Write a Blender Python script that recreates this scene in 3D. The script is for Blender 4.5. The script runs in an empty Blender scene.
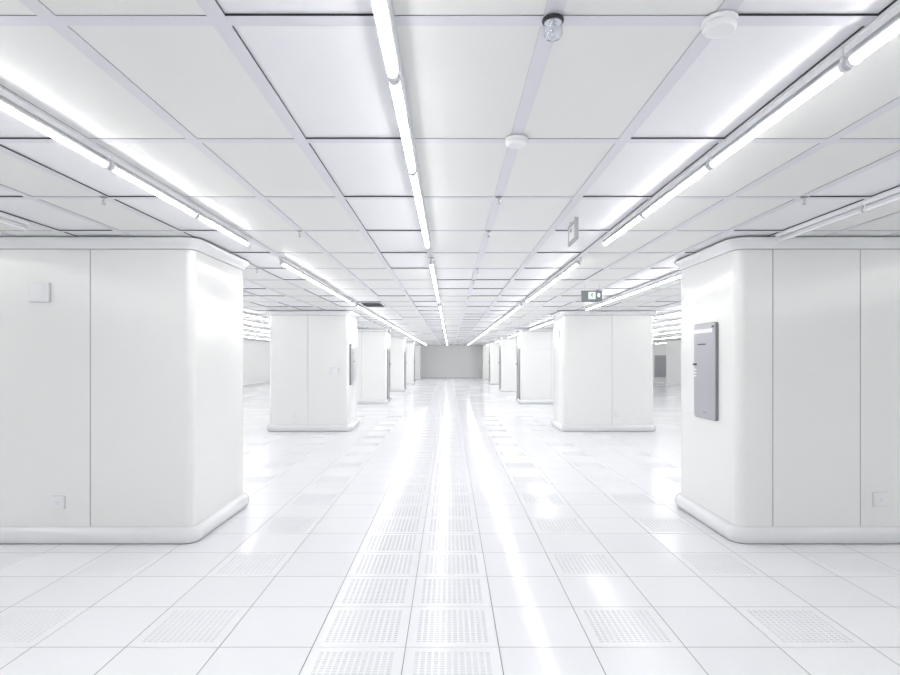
import bpy, bmesh, math, random
random.seed(7)
S = bpy.context.scene
COL = S.collection
CAMH = 1.855
CZ = CAMH + 1.214           # ceiling height (underside of the grid bars)

# ------------------------------------------------------------------ materials
def mat(name, col, rough=.5, metal=0., coat=0., emit=None, estr=0., trans=0., bump=None, var=None, spec=.5):
    m = bpy.data.materials.new(name); m.use_nodes = True
    nt = m.node_tree; b = nt.nodes['Principled BSDF']
    b.inputs['Base Color'].default_value = (*col, 1)
    b.inputs['Roughness'].default_value = rough
    b.inputs['Metallic'].default_value = metal
    b.inputs['Coat Weight'].default_value = coat
    b.inputs['Coat Roughness'].default_value = .08
    b.inputs['Specular IOR Level'].default_value = spec
    if emit: b.inputs['Emission Color'].default_value = (*emit, 1); b.inputs['Emission Strength'].default_value = estr
    if trans: b.inputs['Transmission Weight'].default_value = trans; b.inputs['IOR'].default_value = 1.3
    if var or bump:
        tc = nt.nodes.new('ShaderNodeTexCoord')
    if var:    # very faint tonal variation of the paint
        n = nt.nodes.new('ShaderNodeTexNoise'); n.inputs['Scale'].default_value = var[0]; n.inputs['Detail'].default_value = 3
        r = nt.nodes.new('ShaderNodeMix'); r.data_type = 'RGBA'
        r.inputs['A'].default_value = (*[c * (1 - var[1]) for c in col], 1)
        r.inputs['B'].default_value = (*[min(1, c * (1 + var[1])) for c in col], 1)
        nt.links.new(tc.outputs['Object'], n.inputs['Vector']); nt.links.new(n.outputs['Fac'], r.inputs['Factor'])
        nt.links.new(r.outputs['Result'], b.inputs['Base Color'])
    if bump:
        n = nt.nodes.new('ShaderNodeTexNoise'); n.inputs['Scale'].default_value = bump[0]; n.inputs['Detail'].default_value = 2
        mp = nt.nodes.new('ShaderNodeMapping'); mp.inputs['Scale'].default_value = bump[2] if len(bump) > 2 else (1, 1, 1)
        bp = nt.nodes.new('ShaderNodeBump'); bp.inputs['Strength'].default_value = 1; bp.inputs['Distance'].default_value = bump[1]
        nt.links.new(tc.outputs['Object'], mp.inputs['Vector']); nt.links.new(mp.outputs['Vector'], n.inputs['Vector'])
        nt.links.new(n.outputs['Fac'], bp.inputs['Height']); nt.links.new(bp.outputs['Normal'], b.inputs['Normal'])
    return m

M = dict(
    shaft=mat('column_paint', (.885, .889, .875), .17, coat=.15, bump=(1.1, .0015, (1.2, 1.2, .5))),
    mould=mat('moulding_plastic', (.81, .82, .835), .14, coat=.8),
    seal=mat('seam_sealant', (.48, .49, .50), .7),
    tile_a=mat('floor_tile_a', (.86, .87, .90), .13, spec=.2, bump=(1.3, .0007)),
    tile_b=mat('floor_tile_b', (.845, .855, .885), .17, spec=.2, bump=(1.6, .0007)),
    tile_c=mat('floor_tile_c', (.87, .88, .905), .11, spec=.2, bump=(1.1, .0007)),
    joint=mat('floor_joint', (.30, .31, .33), .6),
    perf=mat('vent_tile_laminate', (.86, .87, .90), .17, spec=.2),
    slot=mat('vent_tile_slot', (.68, .69, .72), .5),
    grid=mat('ceiling_grid', (.69, .69, .735), .35, metal=.15, var=(1.5, .03)),
    pgrey=mat('ceiling_panel_grey', (.77, .775, .76), .34, coat=.1, bump=(.8, .001)),
    pwhite=mat('ceiling_panel_white', (.82, .82, .85), .28, coat=.15, bump=(.8, .001)),
    gdark=mat('gasket_black', (.025, .025, .03), .6),
    ggrey=mat('gasket_shade_grey', (.28, .285, .30), .6),
    wall=mat('wall_paint', (.85, .86, .85), .4, bump=(.7, .0015)),
    wallend=mat('wall_end_paint', (.90, .91, .90), .45, bump=(.7, .0015)),
    tube=mat('tube_glow', (1, 1, 1), .3, emit=(1, .985, .965), estr=33.5),
    tubeside=mat('tube_glow_side_hall', (1, 1, 1), .3, emit=(1, .985, .965), estr=22.0),
    tubeoff=mat('tube_unlit', (.88, .88, .90), .2, coat=.4),
    housing=mat('batten_white', (.84, .845, .87), .25, coat=.3),
    cap=mat('batten_cap', (.74, .75, .77), .3),
    plastic=mat('white_plastic', (.85, .86, .87), .3, coat=.2),
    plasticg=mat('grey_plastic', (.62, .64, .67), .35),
    steel=mat('brushed_steel', (.46, .465, .50), .38, metal=.3, bump=(6, .0006, (1, 1, 30))),
    steeld=mat('steel_edge', (.26, .27, .28), .3, metal=.6),
    door=mat('door_grey', (.33, .34, .35), .4, metal=.2),
    dark=mat('dark_mark', (.03, .03, .035), .5),
    midg=mat('mid_grey', (.30, .31, .33), .5),
    chrome=mat('chrome', (.75, .76, .78), .1, metal=1),
    glass=mat('clear_cup', (.95, .97, 1), .03, trans=.95),
    signg=mat('sign_grey', (.23, .25, .26), .45),
    signw=mat('sign_lit', (.9, .95, .9), .4, emit=(.93, 1, .93), estr=.3),
    signgr=mat('sign_green', (.18, .42, .25), .5),
    signf=mat('sign_frame_grey', (.42, .43, .45), .4),
    wire=mat('thin_wire', (.5, .5, .5), .4, metal=.8),
    white=mat('label_white', (.93, .93, .93), .35),
)

# ------------------------------------------------------------------ helpers
class MB:
    """mesh builder with several materials"""
    def __init__(s): s.v = []; s.f = []; s.m = []; s.mats = []; s.smooth = []
    def mi(s, k):
        if k not in s.mats: s.mats.append(k)
        return s.mats.index(k)
    def quad(s, pts, k, smooth=False):
        n = len(s.v); s.v += pts; s.f.append(tuple(range(n, n + len(pts)))); s.m.append(s.mi(k)); s.smooth.append(smooth)
    def box(s, x0, x1, y0, y1, z0, z1, k):
        n = len(s.v)
        s.v += [(x0,y0,z0),(x1,y0,z0),(x1,y1,z0),(x0,y1,z0),(x0,y0,z1),(x1,y0,z1),(x1,y1,z1),(x0,y1,z1)]
        for f in ((0,3,2,1),(4,5,6,7),(0,1,5,4),(1,2,6,5),(2,3,7,6),(3,0,4,7)):
            s.f.append(tuple(n + i for i in f)); s.m.append(s.mi(k)); s.smooth.append(False)
    def rings(s, rings, k, closed=True, cap0=False, cap1=False, smooth=True):
        """loft through rings of equal length"""
        n0 = len(s.v); L = len(rings[0]); mi = s.mi(k)
        for r in rings: s.v += r
        for a in range(len(rings) - 1):
            for i in range(L if closed else L - 1):
                j = (i + 1) % L
                s.f.append((n0+a*L+i, n0+a*L+j, n0+(a+1)*L+j, n0+(a+1)*L+i)); s.m.append(mi); s.smooth.append(smooth)
        if cap0: s.f.append(tuple(n0 + i for i in reversed(range(L)))); s.m.append(mi); s.smooth.append(False)
        if cap1:
            b = n0 + (len(rings) - 1) * L
            s.f.append(tuple(b + i for i in range(L))); s.m.append(mi); s.smooth.append(False)
    def lathe(s, prof, k, n=24, c=(0, 0, 0), axis='z', cap0=True, cap1=True):
        R = []
        for r, h in prof:
            ring = []
            for i in range(n):
                a = 2 * math.pi * i / n; u, w = r * math.cos(a), r * math.sin(a)
                if axis == 'z': ring.append((c[0]+u, c[1]+w, c[2]+h))
                elif axis == 'y': ring.append((c[0]+w, c[1]+h, c[2]+u))
                else: ring.append((c[0]+h, c[1]+u, c[2]+w))
            R.append(ring)
        s.rings(R, k, cap0=cap0, cap1=cap1)
    def build(s, name, parent=None, bevel=0, sharp=35):
        me = bpy.data.meshes.new(name); me.from_pydata(s.v, [], s.f)
        for k in s.mats: me.materials.append(M[k])
        me.polygons.foreach_set('material_index', s.m); me.polygons.foreach_set('use_smooth', s.smooth)
        bm = bmesh.new(); bm.from_mesh(me)
        if any(s.smooth): bmesh.ops.remove_doubles(bm, verts=bm.verts, dist=1e-6)
        if len(bm.faces) < 3000: bmesh.ops.recalc_face_normals(bm, faces=bm.faces)
        for e in bm.edges:
            if len(e.link_faces) == 2 and e.calc_face_angle(0) > math.radians(sharp): e.smooth = False
        bm.to_mesh(me); bm.free(); me.update()
        o = bpy.data.objects.new(name, me); COL.objects.link(o)
        if parent: o.parent = parent
        if bevel:
            b = o.modifiers.new('bevel', 'BEVEL'); b.width = bevel; b.segments = 3; b.limit_method = 'ANGLE'; b.angle_limit = math.radians(50)
        return o

def tag(o, label, cat, group=None):
    o['label'] = label; o['category'] = cat
    if group: o['group'] = group
    return o
def empty(name, loc, label, cat, group=None, rz=0):
    o = bpy.data.objects.new(name, None); COL.objects.link(o); o.location = loc; o.rotation_euler = (0, 0, rz)
    o.empty_display_size = .1
    return tag(o, label, cat, group)
def struct(o): o['kind'] = 'structure'; return o
def copy_tree(o, parent=None):
    c = o.copy(); COL.objects.link(c); c.parent = parent
    for ch in o.children: copy_tree(ch, c)
    return c
ORD = ['first','second','third','fourth','fifth','sixth','seventh','eighth','ninth','tenth','eleventh','twelfth','thirteenth',
 'fourteenth','fifteenth','sixteenth','seventeenth','eighteenth','nineteenth']
TENS = {2:('twenty','twentieth'),3:('thirty','thirtieth'),4:('forty','fortieth'),5:('fifty','fiftieth'),6:('sixty','sixtieth'),7:('seventy','seventieth'),8:('eighty','eightieth')}
def ordn(i):
    n = i + 1
    if n < 20: return ORD[n-1]
    t, u = divmod(n, 10)
    return TENS[t][1] if u == 0 else TENS[t][0] + '-' + ORD[u-1]

# ------------------------------------------------------------------ columns
ROW0, PITCH, DEPTHS = 5.78, 8.85, {'L': 1.47, 'R': 1.47}
XL0, XL1 = -4.61, -2.585
XR0, XR1 = 2.88, 5.20
cols_y = [ROW0 + PITCH * k for k in range(6)]
def in_column(x0, x1, y0, y1):
    for cy in cols_y:
        for a, b in ((XL0, XL1), (XR0, XR1)):
            if x0 < b and x1 > a and y0 < cy + 1.6 and y1 > cy: return True
    return False

def rrect(w, d, r, n=8, off=0., notch=None):
    """counter-clockwise rounded rectangle centred on x, front at y=0; notch = list of seam x on front and back"""
    x0, x1, y0, y1 = -w/2 - off, w/2 + off, -off, d + off; r = r + off
    P = []
    def arc(cx, cy, a0):
        for i in range(n + 1):
            a = a0 + math.pi/2 * i / n; P.append((cx + r*math.cos(a), cy + r*math.sin(a), 0))
    g = .0045
    arc(x0 + r, y0 + r, math.pi)
    for sx in sorted(notch or []):
        P.extend([(sx-g, y0, 1), (sx-g*.6, y0+g*1.3, 2), (sx+g*.6, y0+g*1.3, 1), (sx+g, y0, 0)])
    arc(x1 - r, y0 + r, -math.pi/2)
    arc(x1 - r, y1 - r, 0)
    for sx in sorted(notch or [], reverse=True):
        P.extend([(sx+g, y1, 1), (sx+g*.6, y1-g*1.3, 2), (sx-g*.6, y1-g*1.3, 1), (sx-g, y1, 0)])
    arc(x0 + r, y1 - r, math.pi/2)
    return P

BASEP = [(.0, .168), (.018, .166), (.042, .156), (.060, .137), (.070, .108), (.072, .076), (.066, .048), (.052, .022), (.044, .010), (.040, .008)]
CROWNP = [(.0, -.112), (.014, -.112), (.020, -.104), (.024, -.092), (.036, -.078), (.056, -.062), (.070, -.044), (.076, -.026), (.076, -.010), (.070, -.007)]
protos = {}
def column(side, k, label):
    w = (XL1 - XL0) if side == 'L' else (XR1 - XR0)
    cx = (XL1 + XL0)/2 if side == 'L' else (XR1 + XR0)/2
    DEPTH = DEPTHS[side]; r = .085 if side == 'L' else .11
    root = empty('column', (cx, cols_y[k], 0), label, 'column', 'white clad columns lining the central aisle'); root['kind'] = 'thing'
    key = side + ('near' if side == 'R' and k == 0 else '')
    if key in protos:
        for ch in protos[key].children:
            if ch.name.split('.')[0] in ('shaft', 'base_moulding', 'crown_moulding'):
                c = ch.copy(); COL.objects.link(c); c.parent = root
                for g in ch.children: g2 = g.copy(); COL.objects.link(g2); g2.parent = c
        return root
    seams = [-3.615 - cx] if side == 'L' else ([3.245 - cx, 4.125 - cx] if k == 0 else [4.125 - cx])
    mb = MB(); P = rrect(w, DEPTH, r, notch=seams)
    L = len(P)
    for i in range(L):
        a, b = P[i], P[(i+1) % L]
        k2 = 'seal' if a[2] else 'shaft'
        mb.quad([(a[0], a[1], .002), (b[0], b[1], .002), (b[0], b[1], CZ - .002), (a[0], a[1], CZ - .002)], k2, True)
    mb.quad([(p[0], p[1], CZ - .002) for p in P], 'shaft')
    mb.quad([(p[0], p[1], .002) for p in reversed(P)], 'shaft')
    mb.build('shaft', root, sharp=25)
    mb = MB()
    mb.rings([[(p[0], p[1], z) for p in rrect(w, DEPTH, r, off=o)] for o, z in BASEP], 'mould')
    mb.rings([[(p[0], p[1], z) for p in rrect(w, DEPTH, r, off=.040)] for z in (.008, .001)], 'ggrey')
    mb.build('base_moulding', root, sharp=60)
    mb = MB()
    mb.rings([[(p[0], p[1], CZ + z) for p in rrect(w, DEPTH, r, off=o)] for o, z in CROWNP], 'mould')
    mb.rings([[(p[0], p[1], CZ + z) for p in rrect(w, DEPTH, r, off=.004)] for z in (-.119, -.1121)], 'ggrey')  # grey ring put in as the shade line under the crown
    mb.rings([[(p[0], p[1], CZ + z) for p in rrect(w, DEPTH, r, off=.066)] for z in (-.0075, -.001)], 'ggrey')  # grey reveal coloured in for the shadow line against the ceiling
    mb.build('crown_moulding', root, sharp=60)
    protos[key] = root
    return root

COLLAB = {  # how each column is told apart
 ('L',0): 'nearest left white clad column with one panel seam and a square wall box',
 ('R',0): 'nearest right white clad column carrying a tall grey service panel on its aisle side',
 ('L',1): 'second left white column from the camera with a double light switch on its front',
 ('R',1): 'second right white column from the camera, behind the hanging exit sign',
 ('L',2): 'third left column, first on the left with a tall grey side door',
 ('R',2): 'third right column, first on the right with a tall grey side door',
 ('L',3): 'fourth white column down the left side of the aisle',
 ('R',3): 'fourth white column down the right side of the aisle',
 ('L',4): 'fifth white column down the left side of the aisle',
 ('R',4): 'fifth white column down the right side of the aisle',
 ('L',5): 'farthest left white column, by the end wall',
 ('R',5): 'farthest right white column, close to the end wall'}
COLS = {}
for k in range(6):
    for sd in 'LR': COLS[sd, k] = column(sd, k, COLLAB[sd, k])

# tall grey doors on the aisle side of the third to fifth columns
for k in (2, 3, 4):
    for sd in 'LR':
        root = COLS[sd, k]; cx = root.location.x
        xs = (XL1 if sd == 'L' else XR0) - cx; sg = 1 if sd == 'L' else -1
        a, b = (.13, 1.02) if sd == 'L' else (.17, 1.08)
        mb = MB()
        xa, xb = sorted((xs - .002*sg, xs + .028*sg))
        mb.box(xa, xb, a, a+.04, .19, 2.25, 'steeld'); mb.box(xa, xb, b-.04, b, .19, 2.25, 'steeld'); mb.box(xa, xb, a+.04, b-.04, 2.21, 2.25, 'steeld')
        d = MB(); xc, xd = sorted((xs - .002*sg, xs + .022*sg))
        d.box(xc, xd, a+.042, b-.042, .192, 2.208, 'door')
        fr = mb.build('door_frame', root); dr = d.build('door', root)
        h = MB(); xe = xs + .05*sg
        h.lathe([(.022, 0), (.026, .01*sg), (.012, .014*sg), (.012, .04*sg), (.028, .045*sg), (.028, .065*sg), (.02, .07*sg)], 'steeld', 16, (xs + .022*sg, a + .78, 1.62), 'x')
        h.box(*sorted((xs+.0221*sg, xs+.027*sg)), a+.74, a+.82, 1.5, 1.72, 'dark')
        h.build('handle', dr)

# ------------------------------------------------------------------ ceiling grid and panels
GX = [-.23 - .6*i for i in range(3)][::-1]
bars = [-1.43, -.83, -.23, .365, .965, 1.55, 2.12, 2.66, 3.20, 3.75]
x = 3.75
while x < 19: x += .6; bars.append(x)
left = [-2.03, -2.60, -3.17, -3.75]
x = -3.75
while x > -13: x -= .6; left.append(x)
bars = sorted(left) + bars
rows = [2.026 + .045 + 1.143*j for j in range(-8, 45)]
HB = .033
YMAX = 52.5
WHITEC = {round(v, 3) for v in (-.83, .965, -2.60, 2.66, -3.75)}
VENT = None
pan = MB(); grd = MB()
for i in range(len(bars) - 1):
    x0, x1 = bars[i] + HB, bars[i+1] - HB
    for j in range(len(rows) - 1):
        y0, y1 = rows[j] + HB*.85, rows[j+1] - HB
        if y0 > YMAX: continue
        y1 = min(y1, YMAX)
        isw = round(bars[i], 3) in WHITEC
        if j > 12: isw = isw != (random.random() < .22)
        if round(bars[i], 3) == .365 and j > 12: isw = random.random() < .5
        vent = abs(bars[i] + 2.03) < .01 and abs(rows[j] - 12.358) < .05
        if vent: VENT = (x0, x1, y0, y1)
        rec = .009 if isw else .0035
        km, kg = ('pwhite', 'gdark') if isw else ('pgrey', 'ggrey')
        z = CZ + rec
        # slight dish tilt of single panels makes their reflections differ
        pan.quad([(x0,y0,z),(x0,y1,z),(x1,y1,z),(x1,y0,z)], km)
        for a, b in (((x0,y0),(x1,y0)), ((x1,y0),(x1,y1)), ((x1,y1),(x0,y1)), ((x0,y1),(x0,y0))):
            pan.quad([(a[0],a[1],CZ),(b[0],b[1],CZ),(b[0],b[1],z),(a[0],a[1],z)], kg)
x0c, x1c = bars[0] - HB, bars[-1] + HB
for i in range(len(bars)):
    grd.quad([(bars[i]-HB, -8, CZ), (bars[i]-HB, YMAX, CZ), (bars[i]+HB, YMAX, CZ), (bars[i]+HB, -8, CZ)], 'grid')
for i in range(len(bars) - 1):
    for j in range(len(rows)):
        if rows[j] > YMAX - .1: continue
        grd.quad([(bars[i]+HB, rows[j]-HB, CZ), (bars[i]+HB, rows[j]+HB*.85, CZ), (bars[i+1]-HB, rows[j]+HB*.85, CZ), (bars[i+1]-HB, rows[j]-HB, CZ)], 'grid')
# slab above
pan.box(x0c, x1c, -8, YMAX, CZ + .02, CZ + .15, 'wall')
struct(pan.build('ceiling')); g = struct(grd.build('trim_1'))

# ------------------------------------------------------------------ floor
FX = lambda i: .3165 - .002 + .6*i      # column line i
FY = lambda j: 3.695 + .6*j
fl = MB(); G = .003
vents = []
for i in range(-23, 32):
    for j in range(-20, 82):
        a, b, c, d = FX(i)+G, FX(i+1)-G, FY(j)+G, FY(j+1)-G
        if a > 19 or b < -14 or c > YMAX + .5: continue
        if not (-13.9 < a and b < 19.6 and c > -8.5): continue
        strip = i in (-2, -1) and -1 <= j < 80
        side = (i in (-6, -4, 1, 3, 5, -8, 7)) and j % 2 == 0 and -2 < j < 26 and not in_column(a-.1, b+.1, c-.1, d+.1) and (-4.7 < a and b < 5.1)
        if strip or side:
            vents.append((i, j, 'strip' if strip else 'side')); continue
        fl.quad([(a,c,0),(b,c,0),(b,d,0),(a,d,0)], random.choice(('tile_a','tile_a','tile_b','tile_c')))
fl.box(-14, 20, -8.6, YMAX + .6, -.12, -.006, 'joint')
struct(fl.build('floor'))

# perforated floor tiles: a rim, and a field of slots sunk into the plate
def perf_mesh():
    mb = MB(); W = .6 - 2*G; m = .055; nx, ny = 12, 18
    px, py = (W - 2*m)/nx, (W - 2*m)/ny; sx, sy = px*.62, py*.5
    z = 0.; zb = -.0018
    xs = [-W/2 + m + px*(k+.5) for k in range(nx)]
    ys = [-W/2 + m + py*(k+.5) for k in range(ny)]
    # horizontal solid strips
    edges = [-W/2] + sum([[y - sy/2, y + sy/2] for y in ys], []) + [W/2]
    for k in range(0, len(edges), 2):
        mb.quad([(-W/2, edges[k], z), (W/2, edges[k], z), (W/2, edges[k+1], z), (-W/2, edges[k+1], z)], 'perf')
    for y in ys:
        e = [-W/2] + sum([[q - sx/2, q + sx/2] for q in xs], []) + [W/2]
        for k in range(0, len(e), 2):
            mb.quad([(e[k], y-sy/2, z), (e[k+1], y-sy/2, z), (e[k+1], y+sy/2, z), (e[k], y+sy/2, z)], 'perf')
        for q in xs:
            a, b, c, d = q-sx/2, q+sx/2, y-sy/2, y+sy/2
            mb.quad([(a,c,zb),(b,c,zb),(b,d,zb),(a,d,zb)], 'slot')
            mb.quad([(a,d,z),(b,d,z),(b,d,zb),(a,d,zb)], 'perf'); mb.quad([(a,c,zb),(b,c,zb),(b,c,z),(a,c,z)], 'perf')
            mb.quad([(a,c,z),(a,d,z),(a,d,zb),(a,c,zb)], 'perf'); mb.quad([(b,c,zb),(b,d,zb),(b,d,z),(b,c,z)], 'perf')
    for a, b in (((-W/2,-W/2),(W/2,-W/2)), ((W/2,-W/2),(W/2,W/2)), ((W/2,W/2),(-W/2,W/2)), ((-W/2,W/2),(-W/2,-W/2))):
        mb.quad([(a[0],a[1],-.005),(b[0],b[1],-.005),(b[0],b[1],z),(a[0],a[1],z)], 'perf')
    return mb
pt = None
sidec = {}
for i, j, kd in vents:
    if pt is None: pt = perf_mesh().build('vent_tile'); o = pt
    else: o = pt.copy(); COL.objects.link(o)
    o.location = (FX(i) + .3, FY(j) + .3, 0); o['kind'] = 'thing'
    if kd == 'strip':
        sd = 'left' if i == -2 else 'right'
        tag(o, 'slotted vent tile in the %s file of the central floor strip, %s from the camera' % (sd, ordn(j + 1)), 'floor tile', 'slotted vent tiles of the central strip')
    else:
        n = sidec.get(i, 0); sidec[i] = n + 1
        ln = {-8: 'fourth slotted file left of', -6: 'second slotted file left of', -4: 'first slotted file left of', 1: 'first slotted file right of', 3: 'second slotted file right of', 5: 'third slotted file right of', 7: 'fourth slotted file right of'}[i]
        tag(o, 'lone slotted tile, %s the central strip, %s from the camera' % (ln, ordn(n)), 'floor tile', 'single slotted vent tiles beside the aisle')

# ------------------------------------------------------------------ walls
def wallbox(name, *a, k='wall'):
    mb = MB(); mb.box(*a, k); return struct(mb.build(name))
wallbox('wall_left', -13.4, -13.2, -8, YMAX, 0, CZ)
wallbox('wall_right', 15.0, 15.25, -8, 39.9, 0, CZ)
wallbox('wall_far', -13.4, 15.0, YMAX, YMAX + .2, 0, CZ, k='wallend')
wallbox('wall_back', -13.4, 15.2, -8.2, -8, 0, CZ)
wallbox('wall_recess', 15.0, 19.2, 45.0, 45.2, 0, CZ)
wallbox('wall_recess_side', 19.2, 19.4, 39.7, 45.2, 0, CZ)
wallbox('wall_recess_front', 15.25, 19.2, 39.7, 39.9, 0, CZ)
wallbox('wall_recess_return', 15.0, 15.2, 45.2, YMAX, 0, CZ)
for nm, a in (('baseboard_far', (-13.1, 15, YMAX-.03, YMAX, 0, .16)), ('baseboard_left', (-13.2, -13.17, -8, YMAX-.03, 0, .16)), ('baseboard_right', (14.97, 15.0, -8, 39.9, 0, .16))):
    mb = MB(); mb.box(*a, 'mould'); struct(mb.build(nm))

# grey equipment shutter in the recess at the far right
rt = empty('shutter', (16.52, 45.0, 0), 'blue grey metal shutter set in the far wall beyond the right-hand row of columns', 'shutter')
mb = MB()
for a in ((-.50, -.44, .40, 2.10), (.44, .50, .40, 2.10)): mb.box(a[0], a[1], -.05, -.001, a[2], a[3], 'steel')
mb.box(-.44, .44, -.05, -.001, 2.04, 2.10, 'steel'); mb.box(-.44, .44, -.05, -.001, .40, .46, 'steel')
mb.build('frame', rt)
mb = MB()
for n in range(20): mb.box(-.438, .438, -.03 + .006*(n % 2), -.001, .461 + n*.0788, .461 + (n+1)*.0788 - .004, 'signf')
mb.build('slat_panel', rt)

# ------------------------------------------------------------------ batten lights
def batten(ln, lit=True, tk='tube'):
    root = bpy.data.objects.new('ceiling_light', None); COL.objects.link(root); root.empty_display_size = .1
    h = MB(); h.box(-.021, .021, .004, ln - .004, -.034, -.001, 'housing'); h.box(-.031, .031, .004, ln - .004, -.006, -.0012, 'housing')
    h.build('housing', root)
    t = MB(); R = .0185
    prof = [(math.sin(a)*R, -math.cos(a)*R - .066) for a in [math.radians(d) for d in range(-96, 97, 16)]]
    t.rings([[(px, yy, pz) for px, pz in prof] for yy in (.036, ln - .036)], tk if lit else 'tubeoff', cap0=True, cap1=True)
    if lit:
        lo = t.mi(tk); hi = t.mi('tubeoff')
        for q, f in enumerate(t.f):      # only the lower part of the diffuser glows, its shoulders are opaque
            nx = sum(t.v[v][0] for v in f)/len(f)
            if len(f) == 4 and abs(nx) > R*.955: t.m[q] = hi
    t.build('tube', root)
    t = MB(); t.box(-R*.92, R*.92, .034, ln - .034, -.0575, -.046, 'cap'); t.box(-.0255, .0255, .034, ln - .034, -.0635, -.0576, 'housing'); t.build('tube_back', root)
    for s in (0, 1):
        c = MB(); y0 = .012 if s == 0 else ln - .034; y1 = y0 + .022
        c.lathe([(.021, 0), (.023, .004), (.023, .018), (.021, .022)], 'cap', 14, (0, y0, -.068), 'y')
        c.box(-.014, .014, y0 + .002, y1 - .002, -.062, -.0341, 'cap')
        c.build('end_cap', root)
    return root
UN = 1.18
pA = batten(UN); pB = batten(3.6, tk='tubeside'); pOff = batten(UN, False)
used = set()
def put(p, x, y, label, group):
    if p.name in used: o = copy_tree(p)
    else: o = p; used.add(p.name)
    o.location = (x, y, CZ - .0005)
    tag(o, label, 'ceiling light', group)
nearst = [5.74 - UN*(k+1) for k in range(10)][::-1]
mids = [6.90 + UN*k for k in range(4)]
fars = [12.5 + UN*k for k in range(31)]
for x, nm in ((-2.03, 'left'), (-.23, 'middle'), (1.55, 'right')):
    for k, y in enumerate(reversed(nearst)):
        y += .14 if nm == 'middle' else .035
        put(pA, x, y, 'lit tube in the %s aisle row, nearer than the first gap, %s from it' % (nm, ordn(k)), 'batten lights over the aisle')
    for k, y in enumerate(mids):
        put(pA, x, y, 'lit tube in the %s aisle row, %s of the four between the gaps' % (nm, ordn(k)), 'batten lights over the aisle')
    for k, y in enumerate(fars):
        put(pA, x, y, 'lit tube in the %s aisle row, %s beyond the second gap' % (nm, ordn(k)), 'batten lights over the aisle')
bays = [('first and second', 7.6, 5), ('second and third', 17.0, 5), ('third and fourth', 26.0, 5), ('fourth and fifth', 34.6, 5), ('fifth and last', 43.6, 5)]
for nm, y0, n in bays:
    for k in range(n):
        put(pA, 3.20, y0 + UN*k, 'lit batten tube between the %s right columns, %s of its line' % (nm, ordn(k)), 'batten lights between the right columns')
for k in range(2):
    put(pOff, 3.20, 5.62 - UN*(k+1), 'unlit batten above the nearest right column, %s' % ('next to the column' if k == 0 else 'nearer the camera'), 'unlit battens')
for k in range(3):
    put(pOff, -3.75, 5.10 - UN*(k+1), 'unlit batten on the ceiling before the nearest left column, %s from the column' % ordn(k), 'unlit battens')
for sd, XS in (('left', (-5.35, -6.35, -7.55, -9.0, -10.9)), ('right', (5.75, 6.9, 8.2, 9.8, 12.2))):
    for n, x in enumerate(XS):
        for k in range(-2, 13):  # unseen lengths near and behind the camera added to brighten floor and columns
            y = 1.5 + k*3.64
            if (n > 2 and k < 2): continue
            if sd == 'right' and x > 12 and y > 36: continue
            put(pB, x, y, 'long lit batten in the %s side hall, %s line out from the columns, %s along' % (sd, ordn(n), ordn(k + 2)), 'batten lights in the %s side hall' % sd)

for x, nm in ((15.9, 'nearer the hall'), (17.4, 'farther from the hall')):
    put(pB, x, 41.0, 'long lit batten in the far right recess before the grey shutter, ' + nm, 'batten lights in the right side hall')
# ------------------------------------------------------------------ ceiling fittings
vx0, vx1, vy0, vy1 = VENT
vt = empty('ceiling_vent', ((vx0+vx1)/2, (vy0+vy1)/2, CZ), 'dark grey louvred ceiling vent beside the left light row', 'vent')
w, d = (vx1-vx0)/2 - .004, (vy1-vy0)/2 - .004
mb = MB(); mb.box(-w, w, -d, -d+.05, -.014, .003, 'plasticg'); mb.box(-w, w, d-.05, d, -.014, .003, 'plasticg')
mb.box(-w, -w+.05, -d+.05, d-.05, -.014, .003, 'plasticg'); mb.box(w-.05, w, -d+.05, d-.05, -.014, .003, 'plasticg'); mb.build('frame', vt)
mb = MB(); mb.box(-w+.05, w-.05, -d+.05, d-.05, .0005, .003, 'midg')
n = 24
for k in range(n):
    y = -d + .06 + k*(2*d - .12)/n
    mb.quad([(-w+.05, y, -.012), (w-.05, y, -.012), (w-.05, y+.026, 0), (-w+.05, y+.026, 0)], 'signf')
    mb.quad([(-w+.05, y+.003, -.012), (w-.05, y+.003, -.012), (w-.05, y+.029, 0), (-w+.05, y+.029, 0)], 'signf')
mb.build('louvre', vt)

def detector(x, y, r, label, nub=False):
    rt = empty('smoke_detector', (x, y, CZ), label, 'smoke detector', 'round ceiling detectors')
    mb = MB(); mb.lathe([(r*.93, -.001), (r, -.004), (r, -.016), (r*.97, -.02)], 'plastic', 40); mb.build('base', rt)
    mb = MB(); mb.lathe([(r*.9, -.0202), (r*.95, -.026), (r*.92, -.036), (r*.8, -.043), (r*.74, -.0435), (r*.72, -.041), (r*.3, -.041)], 'plastic', 40); mb.build('cover', rt)
    if nub:
        mb = MB(); mb.lathe([(.011, -.0201), (.011, -.034), (.007, -.037)], 'plasticg', 16, (r*.93*.8, r*.93*.3, 0)); mb.build('indicator', rt)
    return rt
detector(.366, 3.17, .062, 'round white smoke detector right of the middle light row, second ceiling joint')
detector(.965, 2.06, .062, 'round white smoke detector with a grey nub, near the right light row', True)

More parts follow.
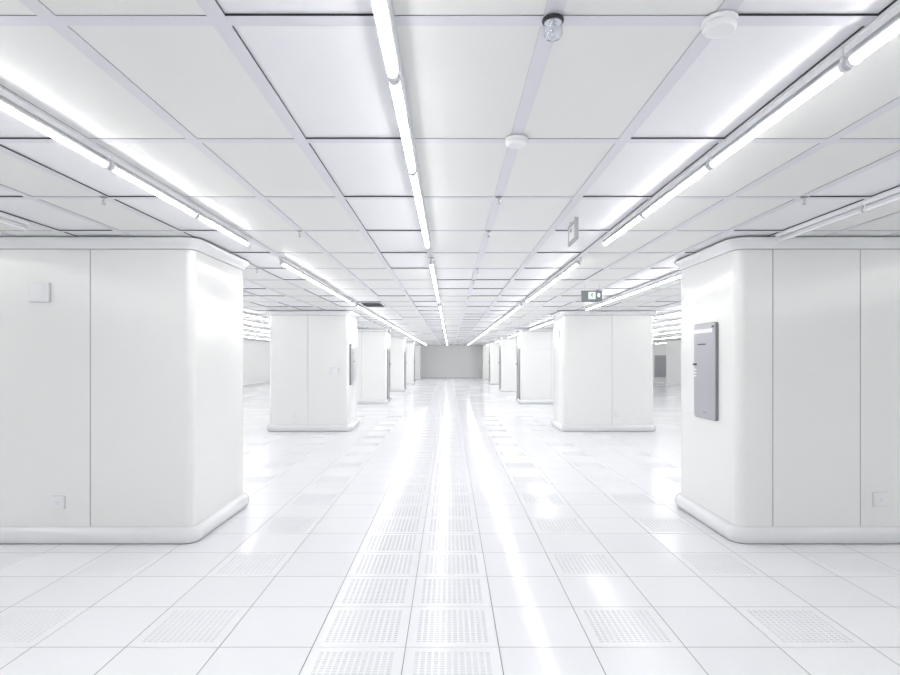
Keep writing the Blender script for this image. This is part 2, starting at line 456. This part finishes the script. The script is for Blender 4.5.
# clear cupped sprinkler head closest to the camera
sp = empty('cupped_ceiling_sprinkler', (.368, 2.055, CZ), 'sprinkler head under a clear cup with a black collar, at the top edge of view', 'sprinkler')
mb = MB(); mb.lathe([(.037, -.001), (.039, -.006), (.038, -.012), (.034, -.013)], 'dark', 32); mb.build('collar', sp)
mb = MB(); mb.lathe([(.033, -.0131), (.034, -.03), (.033, -.055), (.027, -.068), (.012, -.074), (.0115, -.0725), (.026, -.066), (.031, -.054), (.0315, -.03), (.031, -.0131)], 'glass', 32, cap0=False); mb.build('clear_cup', sp)
mb = MB(); mb.lathe([(.030, -.0132), (.030, -.016)], 'chrome', 24); mb.lathe([(.013, -.0161), (.010, -.028), (.004, -.034), (.004, -.05), (.009, -.054), (.003, -.060)], 'chrome', 16); mb.build('head', sp)

def sprinkler(x, y, label):
    if 'sp' in protos: o = copy_tree(protos['sp'])
    else:
        o = empty('ceiling_sprinkler', (0, 0, 0), '', 'sprinkler')
        mb = MB(); mb.lathe([(.026, -.001), (.028, -.004), (.018, -.009), (.010, -.010)], 'midg', 20); mb.build('escutcheon', o)
        mb = MB(); mb.lathe([(.008, -.0101), (.008, -.026), (.005, -.028)], 'chrome', 12)
        for s in (-1, 1):
            pts = [(.008, -.026), (.014, -.034), (.014, -.046), (.004, -.056)]
            for (a, za), (b, zb) in zip(pts, pts[1:]):
                mb.quad([(s*a, -.0025, za), (s*a, .0025, za), (s*b, .0025, zb), (s*b, -.0025, zb)], 'chrome')
                mb.quad([(s*(a-.003), -.0025, za), (s*(a-.003), .0025, za), (s*(b-.003), .0025, zb), (s*(b-.003), -.0025, zb)], 'chrome')
        mb.lathe([(.003, -.028), (.003, -.056)], 'wire', 8)
        mb.lathe([(.016, -.056), (.017, -.058), (.004, -.060)], 'chrome', 16); mb.build('head', o)
        protos['sp'] = o
    o.location = (x, y, CZ); tag(o, label, 'sprinkler', 'pendant sprinkler heads')
for k, y in enumerate((4.315, 5.46, 7.745, 8.89, 11.17)):
    sprinkler(.365, y, 'small pendant sprinkler head just right of the middle light row, %s from the camera' % ordn(k))
for x, y, l in ((-2.60, 4.315, 'left of the left light row, nearer of two'), (-2.60, 7.745, 'left of the left light row, by the nearest left column crown'),
                (2.66, 4.315, 'right of the right light row, in front of the nearest right column'), (-1.43, 5.46, 'right of the left light row')):
    sprinkler(x, y, 'small sprinkler head ' + l)

# ------------------------------------------------------------------ exit signs
es = empty('exit_sign', (2.29, 9.3, CZ), 'grey hanging exit sign with a lit running figure and arrow, before the second right column', 'exit sign')
mb = MB(); z1, z0 = -.118, -.290
mb.box(-.165, .165, -.014, .014, z0, z1, 'signg'); mb.build('case', es, bevel=.004)
mb = MB()
for s in (-.06,): mb.lathe([(.0022, z1), (.0022, -.001)], 'wire', 8, (s - .05, 0, 0))
mb.lathe([(.0022, z1), (.0022, -.001)], 'wire', 8, (.12, 0, 0)); mb.build('hanging_wire', es)
mb = MB(); mb.box(-.055, .060, -.0165, -.0141, z0+.035, z1-.022, 'signw'); pl = mb.build('lit_panel', es)
mb = MB()       # running figure
y = -.0172; c = (z0 + z1)/2 + .006
def poly(mb, pts, k, y=y, t=.0006):
    mb.quad([(a, y, b) for a, b in pts], k)
mb.lathe([(.0095, -.0006), (.0095, 0)], 'signgr', 12, (.008, y+.0006, c + .036), 'y')
for pts in ([(-.006, c+.024), (.010, c+.026), (.006, c-.006), (-.010, c-.004)], [(-.010, c-.002), (-.001, c-.004), (-.018, c-.022), (-.034, c-.024), (-.034, c-.030), (-.014, c-.030)],
            [(-.004, c-.004), (.006, c-.004), (.020, c-.018), (.014, c-.040), (.006, c-.040), (.011, c-.020)],
            [(.008, c+.024), (.024, c+.008), (.036, c+.014), (.034, c+.007), (.023, c+.000), (.006, c+.016)],
            [(-.004, c+.024), (-.020, c+.018), (-.028, c+.002), (-.022, c+.002), (-.015, c+.013), (-.004, c+.016)]):
    poly(mb, pts, 'signgr')
mb.build('running_figure', es)
mb = MB(); cc = (z0+z1)/2 + .012
mb.quad([(.095, -.0148, cc-.030), (.113, -.0148, cc-.036), (.131, -.0148, cc-.030), (.138, -.0148, cc), (.131, -.0148, cc+.030), (.113, -.0148, cc+.036), (.095, -.0148, cc+.030), (.088, -.0148, cc)], 'signw')
mb.build('arrow_mark', es)

es = empty('aisle_sign', (1.075, 5.02, CZ), 'grey framed hanging sign turned sideways beside the right light row', 'sign')
mb = MB(); a, b, z0, z1 = -.18, .18, -.205, -.022
mb.box(-.007, .007, a, b, z0, z0+.035, 'signf'); mb.box(-.007, .007, a, b, z1-.03, z1, 'signf')
mb.box(-.007, .007, a, a+.10, z0+.035, z1-.03, 'signf'); mb.box(-.007, .007, b-.03, b, z0+.035, z1-.03, 'signf')
mb.build('frame', es)
mb = MB(); mb.box(-.005, .005, a+.101, b-.031, z0+.036, z1-.031, 'white'); mb.build('sign_face', es)
mb = MB(); mb.box(-.006, .006, -.10, -.09, z1, -.001, 'wire'); mb.box(-.006, .006, .09, .10, z1, -.001, 'wire'); mb.build('hanger', es)
mb = MB(); mb.box(-.0065, -.0051, .04, .10, z1-.075, z1-.045, 'midg'); mb.build('sign_mark', es)

# ------------------------------------------------------------------ service panels on the column sides
def rpanel(sy, sz, r, x0, x1, k, mb, n=8):
    P = []
    for cy, cz, a0 in ((sy-r, sz-r, 0), (-sy+r, sz-r, 90), (-sy+r, -sz+r, 180), (sy-r, -sz+r, 270)):
        for i in range(n+1):
            t = math.radians(a0 + 90*i/n); P.append((cy + r*math.cos(t), cz + r*math.sin(t)))
    mb.rings([[(x0, p[0], p[1]) for p in P], [(x1, p[0], p[1]) for p in P]], k, cap0=True, cap1=True, smooth=False)
def service_panel(x, y, z, sg, label):
    """sg=-1: faces -X"""
    root = empty('service_panel', (x, y, z), label, 'panel', 'tall grey service panels on the column sides')
    hy, hz = .275, .535
    mb = MB(); rpanel(hy, hz, .035, 0, sg*.026, 'steeld', mb); mb.build('case', root)
    mb = MB(); rpanel(hy - .008, hz - .008, .03, sg*.0261, sg*.033, 'steel', mb); f = mb.build('face_plate', root)
    X = lambda d: sg*(.0332 + d)
    def bx(ya, yb, za, zb, k, name, t=.003, par=f):
        m2 = MB(); q = sorted((X(0), X(t))); m2.box(q[0], q[1], ya, yb, za, zb, k); o = m2.build(name, par); return o
    # y grows away from the camera
    bx(-.20, .27, .425, .470, 'white', 'white_label')
    bx(-.235, -.195, .478, .496, 'dark', 'lock', .006)
    m2 = MB(); q = sorted((X(0), X(.0012))); yy = .17
    for wd in (.03, .018, .026, .012, .034, .03, .022):
        m2.box(q[0], q[1], yy - wd, yy, .292, .306, 'dark'); yy -= wd + .007
    m2.build('printed_lettering', f)
    bx(.195, .275, .060, .082, 'dark', 'latch', .012)
    m2 = MB()
    for zz in (.02, -.02, -.055): m2.box(q[0], q[1], .20, .265, zz - .012, zz, 'white')
    m2.build('sticker', f)
    m2 = MB()
    for ya, yb in ((-.0, .03), (-.035, -.008), (-.062, -.043)): m2.box(q[0], q[1], ya, yb, -.470, -.456, 'midg')
    m2.build('maker_badge', f)
    return root
service_panel(XR0 - .0005, 6.44, 1.716, -1, 'tall grey service panel with rounded corners on the nearest right column')
service_panel(XL1 + .0005, 15.08, 1.70, 1, 'tall grey service panel on the aisle side of the second left column')

# ------------------------------------------------------------------ wall boxes, sockets, switch
def plate_thing(name, x, y, z, w, h, t, label, cat, rz=0, kind='box', group=None):
    root = empty(name, (x, y, z), label, cat, group, rz)
    mb = MB(); mb.box(-w/2-.004, w/2+.004, -.005, -.0004, -h/2-.004, h/2+.004, 'plasticg'); mb.build('shadow_rim', root)  # darker rim plate stands in for the shadow gap behind the fitting
    mb = MB(); mb.box(-w/2, w/2, -t, -.0052, -h/2, h/2, 'plastic'); mb.build('housing' if kind == 'box' else 'plate', root, bevel=min(.012, t*.35))
    if kind == 'box':
        mb = MB(); mb.box(-w*.36, w*.36, -t-.006, -t-.0002, -h*.36, h*.36, 'plastic'); mb.build('cover', root, bevel=.003)
    elif kind == 'socket':
        mb = MB(); mb.box(-w*.33, w*.33, -t-.003, -t-.0002, -h*.33, h*.33, 'plastic'); f = mb.build('insert', root, bevel=.001)
        mb = MB()
        for sx in (-.012, .012): mb.box(sx-.002, sx+.002, -t-.0036, -t-.0031, .0, .012, 'midg')
        mb.box(-.002, .002, -t-.0036, -t-.0031, -.018, -.008, 'midg'); mb.build('pin_hole', f)
    elif kind == 'switch':
        for sx in (-1, 1):
            mb = MB(); mb.box(sx*w*.23 - w*.19, sx*w*.23 + w*.19, -t-.006, -t-.0002, -h*.36, h*.36, 'plastic'); mb.build('rocker', root, bevel=.002)
    return root
Y0 = ROW0
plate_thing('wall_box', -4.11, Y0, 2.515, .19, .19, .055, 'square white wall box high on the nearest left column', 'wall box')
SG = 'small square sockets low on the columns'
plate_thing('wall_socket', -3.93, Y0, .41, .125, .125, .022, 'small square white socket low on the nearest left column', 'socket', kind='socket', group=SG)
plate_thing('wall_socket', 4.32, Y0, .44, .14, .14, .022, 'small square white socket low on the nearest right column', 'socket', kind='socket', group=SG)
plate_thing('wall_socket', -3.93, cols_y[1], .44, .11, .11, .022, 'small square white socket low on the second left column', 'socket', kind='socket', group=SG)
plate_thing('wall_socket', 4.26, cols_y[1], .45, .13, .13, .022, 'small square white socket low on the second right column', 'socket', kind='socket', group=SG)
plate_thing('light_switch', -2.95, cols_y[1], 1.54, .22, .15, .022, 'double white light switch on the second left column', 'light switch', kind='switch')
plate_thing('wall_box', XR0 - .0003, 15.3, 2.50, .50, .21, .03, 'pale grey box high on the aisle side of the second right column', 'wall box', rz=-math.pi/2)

# ------------------------------------------------------------------ camera, world, view
cam = bpy.data.cameras.new('camera'); co = bpy.data.objects.new('camera', cam); COL.objects.link(co)
co.location = (0, 0, CAMH); co.rotation_euler = (math.pi/2, 0, 0)
cam.sensor_width = 36; cam.lens = 575/900*36; cam.shift_y = 21/900; cam.clip_end = 200; cam.clip_start = .05
S.camera = co
wd = bpy.data.worlds.new('world'); S.world = wd; wd.use_nodes = True
wd.node_tree.nodes['Background'].inputs[0].default_value = (.9, .95, 1, 1); wd.node_tree.nodes['Background'].inputs[1].default_value = .3
S.view_settings.view_transform = 'Standard'; S.view_settings.look = 'None'; S.view_settings.gamma = 1
S.view_settings.exposure = 0.0
S.view_settings.use_curve_mapping = False
S.cycles.diffuse_bounces = 8; S.cycles.max_bounces = 12; S.cycles.glossy_bounces = 4
S.cycles.use_denoising = True
